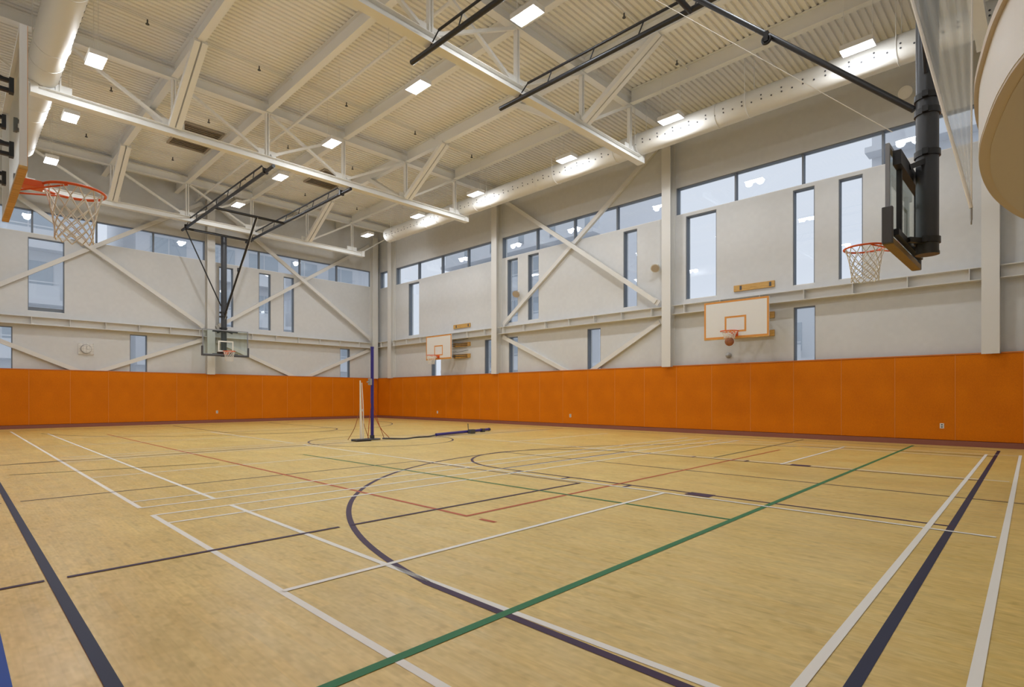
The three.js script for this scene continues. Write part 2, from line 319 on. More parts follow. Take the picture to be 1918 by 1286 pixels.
// ---------------------------------------------------------------- roof: fluted deck, purlins
const ceiling = structure('ceiling', 'cream fluted steel roof deck on rows of purlins', 'ceiling');
obj('roof_slab', bx(XL - THICK, XR + THICK, DECK + 0.085, TOP + 0.05, NF - THICK, NB + THICK), M.deck, ceiling);
{
  const pitch = 0.152, per = 4, sheetW = pitch * per;
  const pos = [], quad = (n0, y0, n1, y1) => { const A = [XL, y0, -n0], B = [XR, y0, -n0], C = [XR, y1, -n1], D = [XL, y1, -n1]; pos.push(...A, ...C, ...B, ...A, ...D, ...C); };
  for (let k = 0; k < per; k++) { const n = k * pitch; quad(n, DECK, n + 0.09, DECK); quad(n + 0.09, DECK, n + 0.102, DECK + 0.046); quad(n + 0.102, DECK + 0.046, n + 0.14, DECK + 0.046); quad(n + 0.14, DECK + 0.046, n + 0.152, DECK); }
  const g = new THREE.BufferGeometry(); g.setAttribute('position', new THREE.Float32BufferAttribute(pos, 3)); g.computeVertexNormals(); boxUV(g);
  for (let n = NF; n < NB; n += sheetW) { const m = new THREE.Mesh(g, M.deck); m.name = 'deck_sheet'; m.position.set(0, 0, -n); m.castShadow = m.receiveShadow = true; ceiling.add(m); }
}
const NODES = [1.87, 4.28, 6.76, 9.26, 11.74, 13.98];
const BAYS = [[NF, COLS_R[0] - 0.11], [COLS_R[0] + 0.11, COLS_R[1] - 0.11], [COLS_R[1] + 0.11, COLS_R[2] - 0.11], [COLS_R[2] + 0.11, COLS_R[3] - 0.11], [COLS_R[3] + 0.11, NB]];
for (const x of NODES) for (const [a, b] of BAYS) obj('purlin', ibeam(V(x, DECK - 0.205, a), V(x, DECK - 0.205, b), 0.17, 0.40, 0.014, 0.01), M.truss, ceiling);

// ---------------------------------------------------------------- roof trusses
const trussWhere = ['beside the balcony', 'nearest in full view', 'in the middle of the hall', 'close to the far wall'];
COLS_R.forEach((n, i) => {
  const t = thing('roof_truss', 'cream steel roof truss spanning the hall, ' + trussWhere[i], 'truss', [8, 8.15, n], 'roof trusses');
  const yb = 8.25, yt = 9.78;
  obj('top_chord', ibeam(V(XL + 0.05, yt, n), V(XR - 0.05, yt, n), 0.2, 0.28), M.truss, t);
  obj('bottom_chord', ibeam(V(1.5, yb, n), V(14.55, yb, n), 0.22, 0.2), M.truss, t);
  for (const x of [1.87, ...NODES.slice(1, 5), 14.05]) {
    obj('vertical', [bx(x - 0.055, x - 0.02, yb + 0.1, yt - 0.14, n - 0.05, n + 0.05), bx(x + 0.02, x + 0.055, yb + 0.1, yt - 0.14, n - 0.05, n + 0.05)], M.truss, t);
    obj('gusset_plate', bx(x - 0.26, x + 0.26, yb + 0.1, yb + 0.3, n - 0.012, n + 0.012), M.truss, t);
  }
  for (const [p, q] of [[NODES[1], 1.87], [NODES[2], NODES[1]], [NODES[2], NODES[3]], [NODES[3], NODES[2]], [NODES[3], NODES[4]], [NODES[4], 14.05]])
    obj('diagonal', bar(V(p + Math.sign(q - p) * 0.1, yb + 0.15, n + (p > q ? 0.03 : -0.03)), V(q - Math.sign(q - p) * 0.1, yt - 0.16, n + (p > q ? 0.03 : -0.03)), 0.09, 0.07), M.truss, t);
  for (const x of [NODES[1], NODES[4]]) for (const s of [-1, 1]) {
    const far = n + s * 2.3; if (far < NF + 0.2 || far > NB - 0.2) continue;
    obj('knee_brace', [bar(V(x - 0.085, yb + 0.1, n + s * 0.13), V(x - 0.085, 9.66, far), 0.13, 0.13), bar(V(x + 0.085, yb + 0.1, n + s * 0.13), V(x + 0.085, 9.66, far), 0.13, 0.13)], M.truss, t);
  }
  obj('end_plate', [bx(1.36, 1.5, yb - 0.1, yb + 0.16, n - 0.12, n + 0.12)], M.truss, t);
  obj('end_plate', [bx(14.55, 14.69, yb - 0.1, yb + 0.16, n - 0.12, n + 0.12)], M.truss, t);
  for (const [p, q] of [[XL + 0.1, 1.45], [XR - 0.35, 14.6]]) obj('tie_strut', bar(V(p, yt - 0.35, n), V(q, yb + 0.12, n), 0.05, 0.05), M.truss, t);
});

// ---------------------------------------------------------------- columns, wall beams and bracing
COLS_R.forEach((n, i) => {
  const w = 0.155;
  single('steel_column', [bx(XR - 0.31, XR - 0.285, 2.1, 9.64, n - w, n + w), bx(XR - 0.025, XR - 0.002, 2.1, 9.64, n - w, n + w), bx(XR - 0.285, XR - 0.025, 2.1, 9.64, n - 0.012, n + 0.012)], M.steel,
    'white steel column on the right wall, ' + ['nearest the balcony', 'between the nearer strip windows', 'third towards the corner', 'right beside the corner'][i], 'column', [XR - 0.155, 2.1, n], 'wall columns');
});
COLS_B.forEach((x, i) => {
  const w = 0.155;
  single('steel_column', [bx(x - w, x + w, 2.1, 9.64, NB - 0.31, NB - 0.285), bx(x - w, x + w, 2.1, 9.64, NB - 0.025, NB - 0.002), bx(x - 0.012, x + 0.012, 2.1, 9.64, NB - 0.285, NB - 0.025)], M.steel,
    'white steel column on the far wall, ' + ['at its left end', 'behind the hanging basket', 'in the corner'][i], 'column', [x, 2.1, NB - 0.155], 'wall columns');
});
const G0 = 3.77, G1 = 4.06, GB0 = 3.72, GB1 = 4.01;
[[NF, 0.83, 'nearest the balcony'], [1.15, 8.74, 'behind the nearer side basket'], [9.06, 16.74, 'with crossed braces above it'], [17.06, 24.64, 'behind the farther side basket'], [24.96, NB, 'short piece beside the corner']].forEach(([a, b, where]) => {
  const t = thing('wall_beam', 'grey steel wall beam on the right wall, ' + where, 'beam', [XR - 0.12, G0, (a + b) / 2], 'wall beams');
  obj('beam_section', [bx(XR - 0.24, XR, G1 - 0.016, G1, a, b), bx(XR - 0.24, XR, G0, G0 + 0.016, a, b), bx(XR - 0.08, XR - 0.065, G0 + 0.016, G1 - 0.016, a, b)], M.steel, t);
  for (let n = Math.ceil((a + 0.1 - 0.2) / 1.16) * 1.16 + 0.2; n < b - 0.08; n += 1.16) obj('stiffener', bx(XR - 0.235, XR - 0.08, G0 + 0.016, G1 - 0.016, n - 0.008, n + 0.008), M.steel, t);
});
[[XL, -0.06, 'short piece at its left end'], [0.27, 7.86, 'passing the wall clock'], [8.18, 15.96, 'between the hanging basket and the corner']].forEach(([a, b, where]) => {
  const t = thing('wall_beam', 'grey steel wall beam on the far wall, ' + where, 'beam', [(a + b) / 2, GB0, NB - 0.12], 'wall beams');
  obj('beam_section', [bx(a, b, GB1 - 0.016, GB1, NB - 0.24, NB), bx(a, b, GB0, GB0 + 0.016, NB - 0.24, NB), bx(a, b, GB0 + 0.016, GB1 - 0.016, NB - 0.08, NB - 0.065)], M.steel, t);
  for (let x = Math.ceil((a + 0.1 - 1.05) / 1.09) * 1.09 + 1.05; x < b - 0.08; x += 1.09) obj('stiffener', bx(x - 0.008, x + 0.008, GB0 + 0.016, GB1 - 0.016, NB - 0.235, NB - 0.08), M.steel, t);
});
function brace(a, b, label) {
  const mid = a.clone().add(b).multiplyScalar(0.5);
  const t = thing('diagonal_brace', label, 'brace', [mid.x, mid.y, -mid.z], 'wall bracing');
  obj('brace_tube', bar(a, b, 0.105, 0.15), M.steel, t);
  for (const [p, q] of [[a, b], [b, a]]) { const d = q.clone().sub(p).normalize(); obj('end_fitting', bar(p.clone().addScaledVector(d, -0.12), p.clone().addScaledVector(d, 0.12), 0.03, 0.19), M.steel, t); }
}
{
  const R = (n, y, d) => V(XR - d, y, n), B = (x, y, d) => V(x, y, NB - d), O = 0.21, I = 0.06;
  brace(R(9.3, 4.25, O), R(16.5, 9.4, O), 'long brace on the right wall rising from the second column towards the corner');
  brace(R(16.5, 4.22, I), R(9.3, 9.4, I), 'long brace on the right wall falling towards the corner behind its twin');
  brace(R(16.5, 3.62, I), R(12.95, 2.0, I), 'short low brace on the right wall starting at the third column');
  brace(R(9.25, 3.6, I), R(12.15, 2.0, I), 'short low brace on the right wall starting beside the white backboard');
  brace(B(0.45, 4.45, I), B(7.65, 9.4, I), 'long brace on the far wall rising to the right behind the near net');
  brace(B(0.45, 9.1, O), B(7.65, 4.19, O), 'long brace on the far wall falling to the hanging basket');
  brace(B(8.4, 4.24, I), B(15.78, 9.15, I), 'long brace on the far wall rising from the hanging basket to the corner');
  brace(B(8.45, 9.35, O), B(15.78, 4.27, O), 'long brace on the far wall falling into the corner');
  brace(B(0.45, 3.48, I), B(3.65, 2.03, I), 'short low brace on the far wall left of the wall clock');
  brace(B(7.65, 3.55, I), B(4.05, 2.08, I), 'short low brace on the far wall right of the wall clock');
  brace(B(8.4, 3.55, I), B(12.0, 2.0, I), 'short low brace on the far wall under the hanging basket');
  brace(B(15.78, 3.58, I), B(12.35, 2.08, I), 'short low brace on the far wall ending in the corner');
}

// ---------------------------------------------------------------- round ducts
[[14.5, 'right', 'on the side of the strip windows'], [1.58, 'left', 'above the near basket']].forEach(([x, side, where], i) => {
  const y = 8.67, r = 0.31, n0 = NF + 0.05, n1 = 22.2, s = i ? 1 : -1;
  const t = thing('air_duct', 'large round cream air duct along the roof ' + where, 'duct', [x, y, (n0 + n1) / 2]);
  obj('duct_body', along(new THREE.CylinderGeometry(r, r, n1 - n0, 40, 1, true), V(x, y, n0), V(x, y, n1)), M.duct, t);
  obj('end_cap', [along(new THREE.CylinderGeometry(r, r, 0.03, 40), V(x, y, n1), V(x, y, n1 + 0.03)), along(new THREE.CylinderGeometry(r * 0.45, r, 0.12, 40), V(x, y, n1 + 0.03), V(x, y, n1 + 0.15))], M.duct, t);
  for (let n = 3.2; n < 22; n += 3.2) obj('joint_band', along(new THREE.CylinderGeometry(r + 0.008, r + 0.008, 0.06, 40), V(x, y, n), V(x, y, n + 0.06)), M.duct, t);
  const holes = [];
  for (let n = 0.4; n < 22; n += 0.24) for (const a of [-0.35, -0.05]) {
    if (a > -0.2 && Math.round(n / 0.24) % 2) continue;
    const d = new THREE.Vector3(s * Math.cos(a), Math.sin(a), 0), c = V(x, y, n).addScaledVector(d, r - 0.006);
    holes.push(tube(c, c.clone().addScaledVector(d, 0.012), 0.02, 8));
  }
  obj('air_holes', holes, M.charcoal, t).userData.kind = 'stuff';
  for (let n = 2.4; n < 22; n += 3.2) obj('hanger_rod', [tube(V(x - 0.32, y, n), V(x - 0.32, DECK, n), 0.008, 6), tube(V(x + 0.32, y, n), V(x + 0.32, DECK, n), 0.008, 6), new THREE.TorusGeometry(0.322, 0.006, 6, 40).translate(x, y, -n)], M.truss, t);
});

// ---------------------------------------------------------------- pendant lamps
{
  const rows = [[2.34, 'left-hand'], [7.98, 'middle'], [13.68, 'right-hand']], stops = [22.75, 18.85, 15.25, 10.97, 7.38, 3.0];
  const which = ['farthest', 'second farthest', 'third farthest', 'fourth farthest', 'fifth farthest', 'nearest'];
  for (const [x, row] of rows) stops.forEach((n, i) => {
    const y = 8.62;
    const t = thing('pendant_lamp', 'bright rectangular lamp hanging in the ' + row + ' row, ' + which[i] + ' of its row', 'lamp', [x, y, n], 'pendant lamps');
    obj('housing', [bx(x - 0.165, x + 0.165, y + 0.03, y + 0.1, n - 0.31, n + 0.31), bx(x - 0.165, x - 0.15, y - 0.01, y + 0.03, n - 0.31, n + 0.31), bx(x + 0.15, x + 0.165, y - 0.01, y + 0.03, n - 0.31, n + 0.31), bx(x - 0.15, x + 0.15, y - 0.01, y + 0.03, n - 0.31, n - 0.295), bx(x - 0.15, x + 0.15, y - 0.01, y + 0.03, n + 0.295, n + 0.31)], M.white, t);
    obj('diffuser', bx(x - 0.15, x + 0.15, y, y + 0.02, n - 0.295, n + 0.295), M.lamp, t);
    for (const s of [-1, 1]) obj('hanger_cable', tube(V(x, y + 0.1, n + s * 0.27), V(x, DECK, n + s * 0.27), 0.006, 6), M.truss, t);
    const l = new THREE.RectAreaLight(LAMP_COLOUR, LAMP_RADIANCE, 0.3, 0.59);
    l.name = 'lamp_light'; l.position.set(0, -0.015, 0); l.rotation.x = -Math.PI / 2; t.add(l);
    for (const s of [-1, 1]) {
      const spread = new THREE.PointLight(LAMP_COLOUR, LAMP_SPREAD / 2, 0, 2);
      spread.name = 'lens_light'; spread.position.set(0, -0.06, s * 0.19); spread.castShadow = true; spread.shadow.radius = 6; t.add(spread);
    }
  });
}

// ---------------------------------------------------------------- return air grilles in the roof
[[5.4, 6.62, 20.1, 22.2, 'brown grey air grille in the roof above the left frame pipe'], [10.35, 11.6, 20.4, 22.2, 'brown grey air grille in the roof right of the middle lamps']].forEach(([x0, x1, n0, n1, label]) => {
  const t = thing('air_grille', label, 'grille', [(x0 + x1) / 2, DECK - 0.06, (n0 + n1) / 2]), y = DECK - 0.06;
  obj('grille_frame', [bx(x0, x1, y, DECK, n0, n0 + 0.05), bx(x0, x1, y, DECK, n1 - 0.05, n1), bx(x0, x0 + 0.05, y, DECK, n0 + 0.05, n1 - 0.05), bx(x1 - 0.05, x1, y, DECK, n0 + 0.05, n1 - 0.05)], M.grille, t);
  obj('back_panel', bx(x0 + 0.05, x1 - 0.05, DECK - 0.012, DECK - 0.002, n0 + 0.05, n1 - 0.05), M.grille, t);
  for (let n = n0 + 0.12; n < n1 - 0.1; n += 0.14) obj('slat', bar(V(x0 + 0.05, y + 0.02, n), V(x1 - 0.05, y + 0.02, n), 0.07, 0.008, new THREE.Vector3(0, 0.7, 0.7)), M.grille, t);
});

// ---------------------------------------------------------------- sprinkler pipe and heads
{
  const t = thing('sprinkler_main', 'long thin cream pipe hung below the middle of the roof', 'pipe', [7.5, 9.5, 12.6]);
  obj('pipe_run', tube(V(7.5, 9.52, NF), V(7.5, 9.52, NB), 0.04, 12), M.truss, t);
  for (let n = 1.9; n < 26; n += 2.4) obj('hanger_rod', tube(V(7.5, 9.55, n), V(7.5, DECK, n), 0.008, 6), M.truss, t);
  const heads = [];
  for (const n of [3, 7.05, 11.1, 15.15, 19.2, 23.2]) for (const x of [3.3, 5.85, 8.4, 10.9, 13.4]) heads.push([x, n]);
  for (const n of [3, 7.05, 11.1, 15.15, 19.2, 23.2]) {
    const b = thing('sprinkler_branch', 'thin cream sprinkler branch pipe across the roof, ' + ordinal[[23.2, 19.2, 15.15, 11.1, 7.05, 3].indexOf(n)] + ' from the far wall', 'pipe', [8.3, 9.97, n], 'sprinkler branches');
    obj('pipe_run', NODES.slice(0, -1).map((x, k) => tube(V(x + 0.02, 9.97, n), V(NODES[k + 1] - 0.02, 9.97, n), 0.018, 8)), M.truss, b);
    for (const [x] of heads.filter((h) => h[1] === n)) obj('sprinkler_head', [tube(V(x, 9.86, n), V(x, 9.96, n), 0.016, 8), tube(V(x, 9.845, n), V(x, 9.86, n), 0.04, 12)], M.charcoal, b);
  }
}

// ---------------------------------------------------------------- basketball parts
function netGeo(c, r0, r1, len, strands = 12, th = 0.0055) {
  const levels = [0, 0.2, 0.4, 0.52, 0.62, 0.72, 0.82, 0.91, 1], out = [];
  const ring = (k) => { const f = levels[k]; return [c.y - len * f, r0 + (r1 - r0) * Math.pow(f, 0.6) + (f > 0.8 ? (f - 0.8) * 0.07 : 0)]; };
  for (let k = 0; k + 1 < levels.length; k++) {
    const [y0, q0] = ring(k), [y1, q1] = ring(k + 1);
    for (let i = 0; i < strands; i++) for (const s of [-0.5, 0.5]) {
      const a = 2 * Math.PI * (i + (k % 2) * 0.5) / strands, b = 2 * Math.PI * (i + (k % 2) * 0.5 + s) / strands;
      const sag = (hash2(i * 7 + k, 13) - 0.5) * 0.012;
      out.push(tube(new THREE.Vector3(c.x + q0 * Math.cos(a), y0, c.z + q0 * Math.sin(a)), new THREE.Vector3(c.x + q1 * Math.cos(b), y1 + sag, c.z + q1 * Math.sin(b)), th, 5));
    }
  }
  return out;
}
function rimGeo(c) { return new THREE.TorusGeometry(0.234, 0.012, 10, 48).rotateX(Math.PI / 2).translate(c.x, c.y, c.z); }

// baskets folded out from the walls: s = direction the rim points along x
function wallBasket(xBoard, n, s, yb, label, plankN, wallX, netLength, clear) {
  const t = thing('wall_basket', label, 'basketball hoop', [wallX, yb, n], 'wall mounted baskets');
  const H = 1.07, W = 1.83, back = xBoard - s * 0.045;
  const panel = clear ? obj('backboard', bx(xBoard - s * 0.02, xBoard - s * 0.014, yb + 0.03, yb + H - 0.03, n - W / 2 + 0.03, n + W / 2 - 0.03), M.boardGlass, t)
    : obj('backboard', rbx(back, xBoard, yb, yb + H, n - W / 2, n + W / 2, 0.008, 2), M.white, t);
  if (clear) obj('board_frame', [bx(back, xBoard, yb + H - 0.03, yb + H, n - W / 2, n + W / 2), bx(back, xBoard, yb, yb + 0.03, n - W / 2, n + W / 2), bx(back, xBoard, yb + 0.03, yb + H - 0.03, n - W / 2, n - W / 2 + 0.03), bx(back, xBoard, yb + 0.03, yb + H - 0.03, n + W / 2 - 0.03, n + W / 2)], M.white, panel);
  const tape = (y0, y1, a, b) => bx(xBoard, xBoard + s * 0.003, y0, y1, a, b), e = 0.05;
  obj('border_line', [tape(yb, yb + e, n - W / 2, n + W / 2), tape(yb + H - e, yb + H, n - W / 2, n + W / 2), tape(yb + e, yb + H - e, n - W / 2, n - W / 2 + e), tape(yb + e, yb + H - e, n + W / 2 - e, n + W / 2)], M.orangeTape, panel);
  const q = yb + 0.16;
  obj('target_square', [tape(q, q + e, n - 0.305, n + 0.305), tape(q + 0.41, q + 0.46, n - 0.305, n + 0.305), tape(q + e, q + 0.41, n - 0.305, n - 0.255), tape(q + e, q + 0.41, n + 0.255, n + 0.305)], M.orangeTape, panel);
  obj('bottom_edge', bx(back - s * 0.003, xBoard + s * 0.003, yb - 0.025, yb, n - W / 2, n + W / 2), M.wood, panel);
  const rc = V(xBoard + s * 0.40, yb + 0.15, n);
  const rim = obj('rim', [rimGeo(rc)], M.orange, t);
  obj('rim_bracket', [rbx(xBoard, xBoard + s * 0.18, rc.y - 0.045, rc.y + 0.012, n - 0.07, n + 0.07, 0.004, 1), bx(xBoard, xBoard + s * 0.012, rc.y - 0.11, rc.y + 0.02, n - 0.08, n + 0.08), tube(V(xBoard + s * 0.01, rc.y - 0.1, n - 0.05), V(xBoard + s * 0.33, rc.y - 0.008, n - 0.2), 0.008, 8), tube(V(xBoard + s * 0.01, rc.y - 0.1, n + 0.05), V(xBoard + s * 0.33, rc.y - 0.008, n + 0.2), 0.008, 8)], M.orange, rim);
  obj('net', netGeo(rc, 0.225, 0.13, netLength), M.net, t);
  for (const y of clear ? [yb + 0.26, yb + 0.78] : [yb + 0.14, yb + 0.66]) for (const dn of [-0.42, 0.42]) {
    const arm = obj('support_arm', [bar(V(wallX, y + 0.04, plankN + dn), V(back, y + 0.04, n + dn), 0.04, 0.026), bar(V(wallX, y - 0.04, plankN + dn), V(back, y - 0.04, n + dn), 0.04, 0.026), bx(back - s * 0.03, back, y - 0.06, y + 0.06, n + dn - 0.03, n + dn + 0.03), bx(back - s * 0.3, back - s * 0.26, y - 0.04, y + 0.04, n + dn - 0.02, n + dn + 0.02)], M.black, t);
    obj('stay_rod', tube(V(wallX, y + 0.26, plankN + dn), V(back - s * 0.05, y + 0.05, n + dn), 0.008, 6), M.black, arm);
  }
  for (const y of [yb + 0.06, yb + 0.58, 4.27]) {
    const p = obj('mounting_plank', rbx(wallX, wallX + s * 0.05, y, y + 0.18, plankN - 0.58, plankN + 0.58, 0.006, 1), M.wood, t);
    if (y > 4.2) obj('bolt_plate', [bx(wallX + s * 0.05, wallX + s * 0.058, y + 0.03, y + 0.15, plankN - 0.5, plankN - 0.44), bx(wallX + s * 0.05, wallX + s * 0.058, y + 0.03, y + 0.15, plankN + 0.34, plankN + 0.4)], M.charcoal, p);
  }
  return rc;
}
const rcA = wallBasket(15.6, 6.42, -1, 2.81, 'white wall basket with orange border, nearer of two on the right wall', 6.24, XR, 0.2);
wallBasket(15.6, 19.9, -1, 2.84, 'white wall basket with orange border near the far corner', 19.3, XR, 0.4);
wallBasket(0.435, 6.5, 1, 2.9, 'near wall basket seen edge-on at the left edge', 6.5, XL, 0.46, true);
{
  const c = V(rcA.x, rcA.y - 0.29, -rcA.z), t = thing('basketball', 'brown basketball caught in the net of the nearer wall basket', 'ball', [c.x, c.y - 0.12, -c.z]);
  obj('ball_skin', new THREE.SphereGeometry(0.121, 32, 24).translate(c.x, c.y, c.z), M.ball, t);
  obj('seam', [new THREE.TorusGeometry(0.1205, 0.0022, 6, 48).translate(c.x, c.y, c.z), new THREE.TorusGeometry(0.1205, 0.0022, 6, 48).rotateY(1.3).translate(c.x, c.y, c.z), new THREE.TorusGeometry(0.1205, 0.0022, 6, 48).rotateX(1.2).translate(c.x, c.y, c.z)], M.ballSeam, t);
}

// baskets hung from the roof trusses: s = direction the rim points along n
function roofBasket(cx, nb, s, xa, xb, nEnd, label) {
  const t = thing('roof_basket', label, 'basketball hoop', [cx, 2.8, nb], 'roof hung baskets');
  const W = 1.83, H = 1.07, yb = 2.9, back = nb - s * 0.04, nm = nb - s * 0.26, yp = 8.06;
  const N = (k) => nb + s * k;
  // glass board
  const bd = obj('backboard', bx(cx - W / 2 + 0.04, cx + W / 2 - 0.04, yb + 0.04, yb + H - 0.04, nb - s * 0.022, nb - s * 0.016), M.boardGlass, t);
  obj('board_frame', [bx(cx - W / 2, cx + W / 2, yb, yb + 0.04, back, nb), bx(cx - W / 2, cx + W / 2, yb + H - 0.04, yb + H, back, nb), bx(cx - W / 2, cx - W / 2 + 0.04, yb + 0.04, yb + H - 0.04, back, nb), bx(cx + W / 2 - 0.04, cx + W / 2, yb + 0.04, yb + H - 0.04, back, nb)], M.alu, bd);
  const m0 = nb - s * 0.015, m1 = nb - s * 0.012, q = yb + 0.15;
  obj('target_square', [bx(cx - 0.305, cx + 0.305, q, q + 0.05, m0, m1), bx(cx - 0.305, cx + 0.305, q + 0.41, q + 0.46, m0, m1), bx(cx - 0.305, cx - 0.255, q + 0.05, q + 0.41, m0, m1), bx(cx + 0.255, cx + 0.305, q + 0.05, q + 0.41, m0, m1)], M.lineWhite, bd);
  const p0 = N(-0.075), p1 = N(0.03);
  for (const k of [-1, 1]) obj('edge_pad', rbx(cx + k * W / 2 - 0.03, cx + k * W / 2 + 0.03, yb - 0.05, yb + 0.36, p0, p1, 0.012, 2), M.charcoal, t);
  obj('bottom_pad', rbx(cx - W / 2 + 0.03, cx + W / 2 - 0.03, yb - 0.055, yb + 0.02, p0, p1, 0.01, 2), s > 0 ? M.ochre : M.charcoal, t);
  // steel behind the board
  const carrier = [bar(V(cx - 0.3, yb + 0.1, N(-0.12)), V(cx - 0.06, yb + 0.1, nm), 0.05, 0.06), bar(V(cx + 0.3, yb + 0.1, N(-0.12)), V(cx + 0.06, yb + 0.1, nm), 0.05, 0.06), bar(V(cx - 0.3, yb + H - 0.12, N(-0.12)), V(cx - 0.06, yb + H, nm), 0.05, 0.06), bar(V(cx + 0.3, yb + H - 0.12, N(-0.12)), V(cx + 0.06, yb + H, nm), 0.05, 0.06)];
  if (s > 0) carrier.push(bx(cx - 0.8, cx + 0.8, yb + H - 0.22, yb + H - 0.06, N(-0.05), N(-0.13)), bx(cx - 0.8, cx + 0.8, yb + 0.06, yb + 0.13, N(-0.05), N(-0.11)), bx(cx - 0.6, cx - 0.54, yb + 0.1, yb + H - 0.2, N(-0.05), N(-0.1)), bx(cx + 0.54, cx + 0.6, yb + 0.1, yb + H - 0.2, N(-0.05), N(-0.1)));
  else carrier.push(bx(cx - 0.5, cx + 0.5, yb + H - 0.09, yb + H - 0.04, N(-0.05), N(-0.12)), bx(cx - 0.5, cx + 0.5, yb + 0.03, yb + 0.07, N(-0.05), N(-0.12)));
  obj('board_carrier', carrier, M.black, t);
  // rim and net
  const rc = V(cx, yb + 0.15, N(0.385));
  const rim = obj('rim', rimGeo(rc), M.orange, t);
  obj('rim_bracket', [bx(cx - 0.07, cx + 0.07, rc.y - 0.012, rc.y + 0.012, nb, N(0.16)), bx(cx - 0.09, cx + 0.09, rc.y - 0.12, rc.y + 0.03, nb, N(0.02)), tube(V(cx - 0.06, rc.y - 0.1, N(0.01)), V(cx - 0.19, rc.y - 0.008, N(0.28)), 0.009, 8), tube(V(cx + 0.06, rc.y - 0.1, N(0.01)), V(cx + 0.19, rc.y - 0.008, N(0.28)), 0.009, 8)], M.orange, rim);
  obj('net', netGeo(rc, 0.225, 0.14, 0.42), M.net, t);
  // mast
  const mast = obj('mast', [tube(V(cx, yb - 0.02, nm), V(cx, yp - 0.05, nm), 0.115, 24), tube(V(cx, yb - 0.05, nm), V(cx, yb - 0.02, nm), 0.122, 24)], M.mast, t);
  for (const y of [yb + 0.08, yb + H + 0.05, yb + 1.62, yb + 1.8]) obj('clamp_collar', [tube(V(cx, y, nm), V(cx, y + 0.07, nm), 0.132, 24), bx(cx - 0.17, cx - 0.12, y, y + 0.07, nm - 0.03, nm + 0.03)], M.black, mast);
  // hanging frame
  const nA = Math.min(nEnd, N(-0.7)), nB = Math.max(nEnd, N(-0.7));
  const near = s > 0 ? nA : nA + 0.0, a0 = near, b0 = nB;
  for (const x of [xa, xb]) {
    const f = obj('frame_pipe', tube(V(x, yp, a0), V(x, yp, b0), 0.052, 14), M.black, t);
    obj('upper_rail', [tube(V(x, yp + 0.26, a0 + 0.9), V(x, yp + 0.26, b0 - 0.9), 0.027, 10), tube(V(x, yp + 0.04, a0 + 0.6), V(x, yp + 0.26, a0 + 0.9), 0.014, 8), tube(V(x, yp + 0.04, b0 - 0.6), V(x, yp + 0.26, b0 - 0.9), 0.014, 8)], M.black, f);
    const struts = []; for (let n = a0 + 1.5; n < b0 - 1; n += 1.15) struts.push(tube(V(x, yp + 0.04, n + 0.12), V(x, yp + 0.25, n), 0.013, 8));
    obj('rail_strut', struts, M.black, f);
    obj('beam_clamp', [a0 + 0.62, b0 - (s > 0 ? 0 : 0.6)].filter((n) => n < b0).map((n) => bx(x - 0.075, x + 0.075, yp - 0.06, yp + 0.1, n - 0.04, n + 0.04)), M.black, f);
  }
  const kx = N(3.3);
  obj('cross_bar', tube(V(xa, yp - 0.02, kx), V(xb, yp - 0.02, kx), 0.05, 12), M.black, t);
  obj('cross_bar', tube(V(xa, yp - 0.02, nm), V(xb, yp - 0.02, nm), 0.05, 12), M.black, t);
  obj('cross_bar', tube(V(xa + 0.15, yp - 0.2, N(0.35)), V(xb - 0.15, yp - 0.2, N(0.35)), 0.035, 12), M.black, t);
  const top = yb + 1.74;
  obj('forward_brace', tube(V(cx, top, nm + s * 0.13), V(cx, yp - 0.04, kx), 0.038, 12), M.black, t);
  for (const x of [xa, xb]) obj('side_brace', tube(V(cx + Math.sign(x - cx) * 0.1, top + 0.35, nm), V(x, yp - 0.03, nm), 0.026, 10), M.black, t);
  const mid = V(cx, top, nm + s * 0.13).lerp(V(cx, yp - 0.04, kx), 0.5);
  obj('pulley', [new THREE.TorusGeometry(0.055, 0.02, 8, 20).rotateY(Math.PI / 2).translate(mid.x - 0.06, mid.y - 0.09, mid.z), bx(mid.x - 0.09, mid.x - 0.03, mid.y - 0.12, mid.y + 0.02, -mid.z - 0.03, -mid.z + 0.03)], M.black, t);
  obj('hoist_cable', tube(V(cx - 0.06, top - 0.22, nm + s * 0.34), V(cx - 0.06, yp - 0.12, kx + s * 0.3), 0.005, 6), M.net, t);
  return rc;
}
roofBasket(8.25, 1.34, 1, 6.75, 9.32, 9.5, 'near glass basket on a thick black mast at the right edge');
roofBasket(8.35, 25.2, -1, 6.88, 9.43, 16.72, 'far glass basket on a black mast hanging before the far wall');

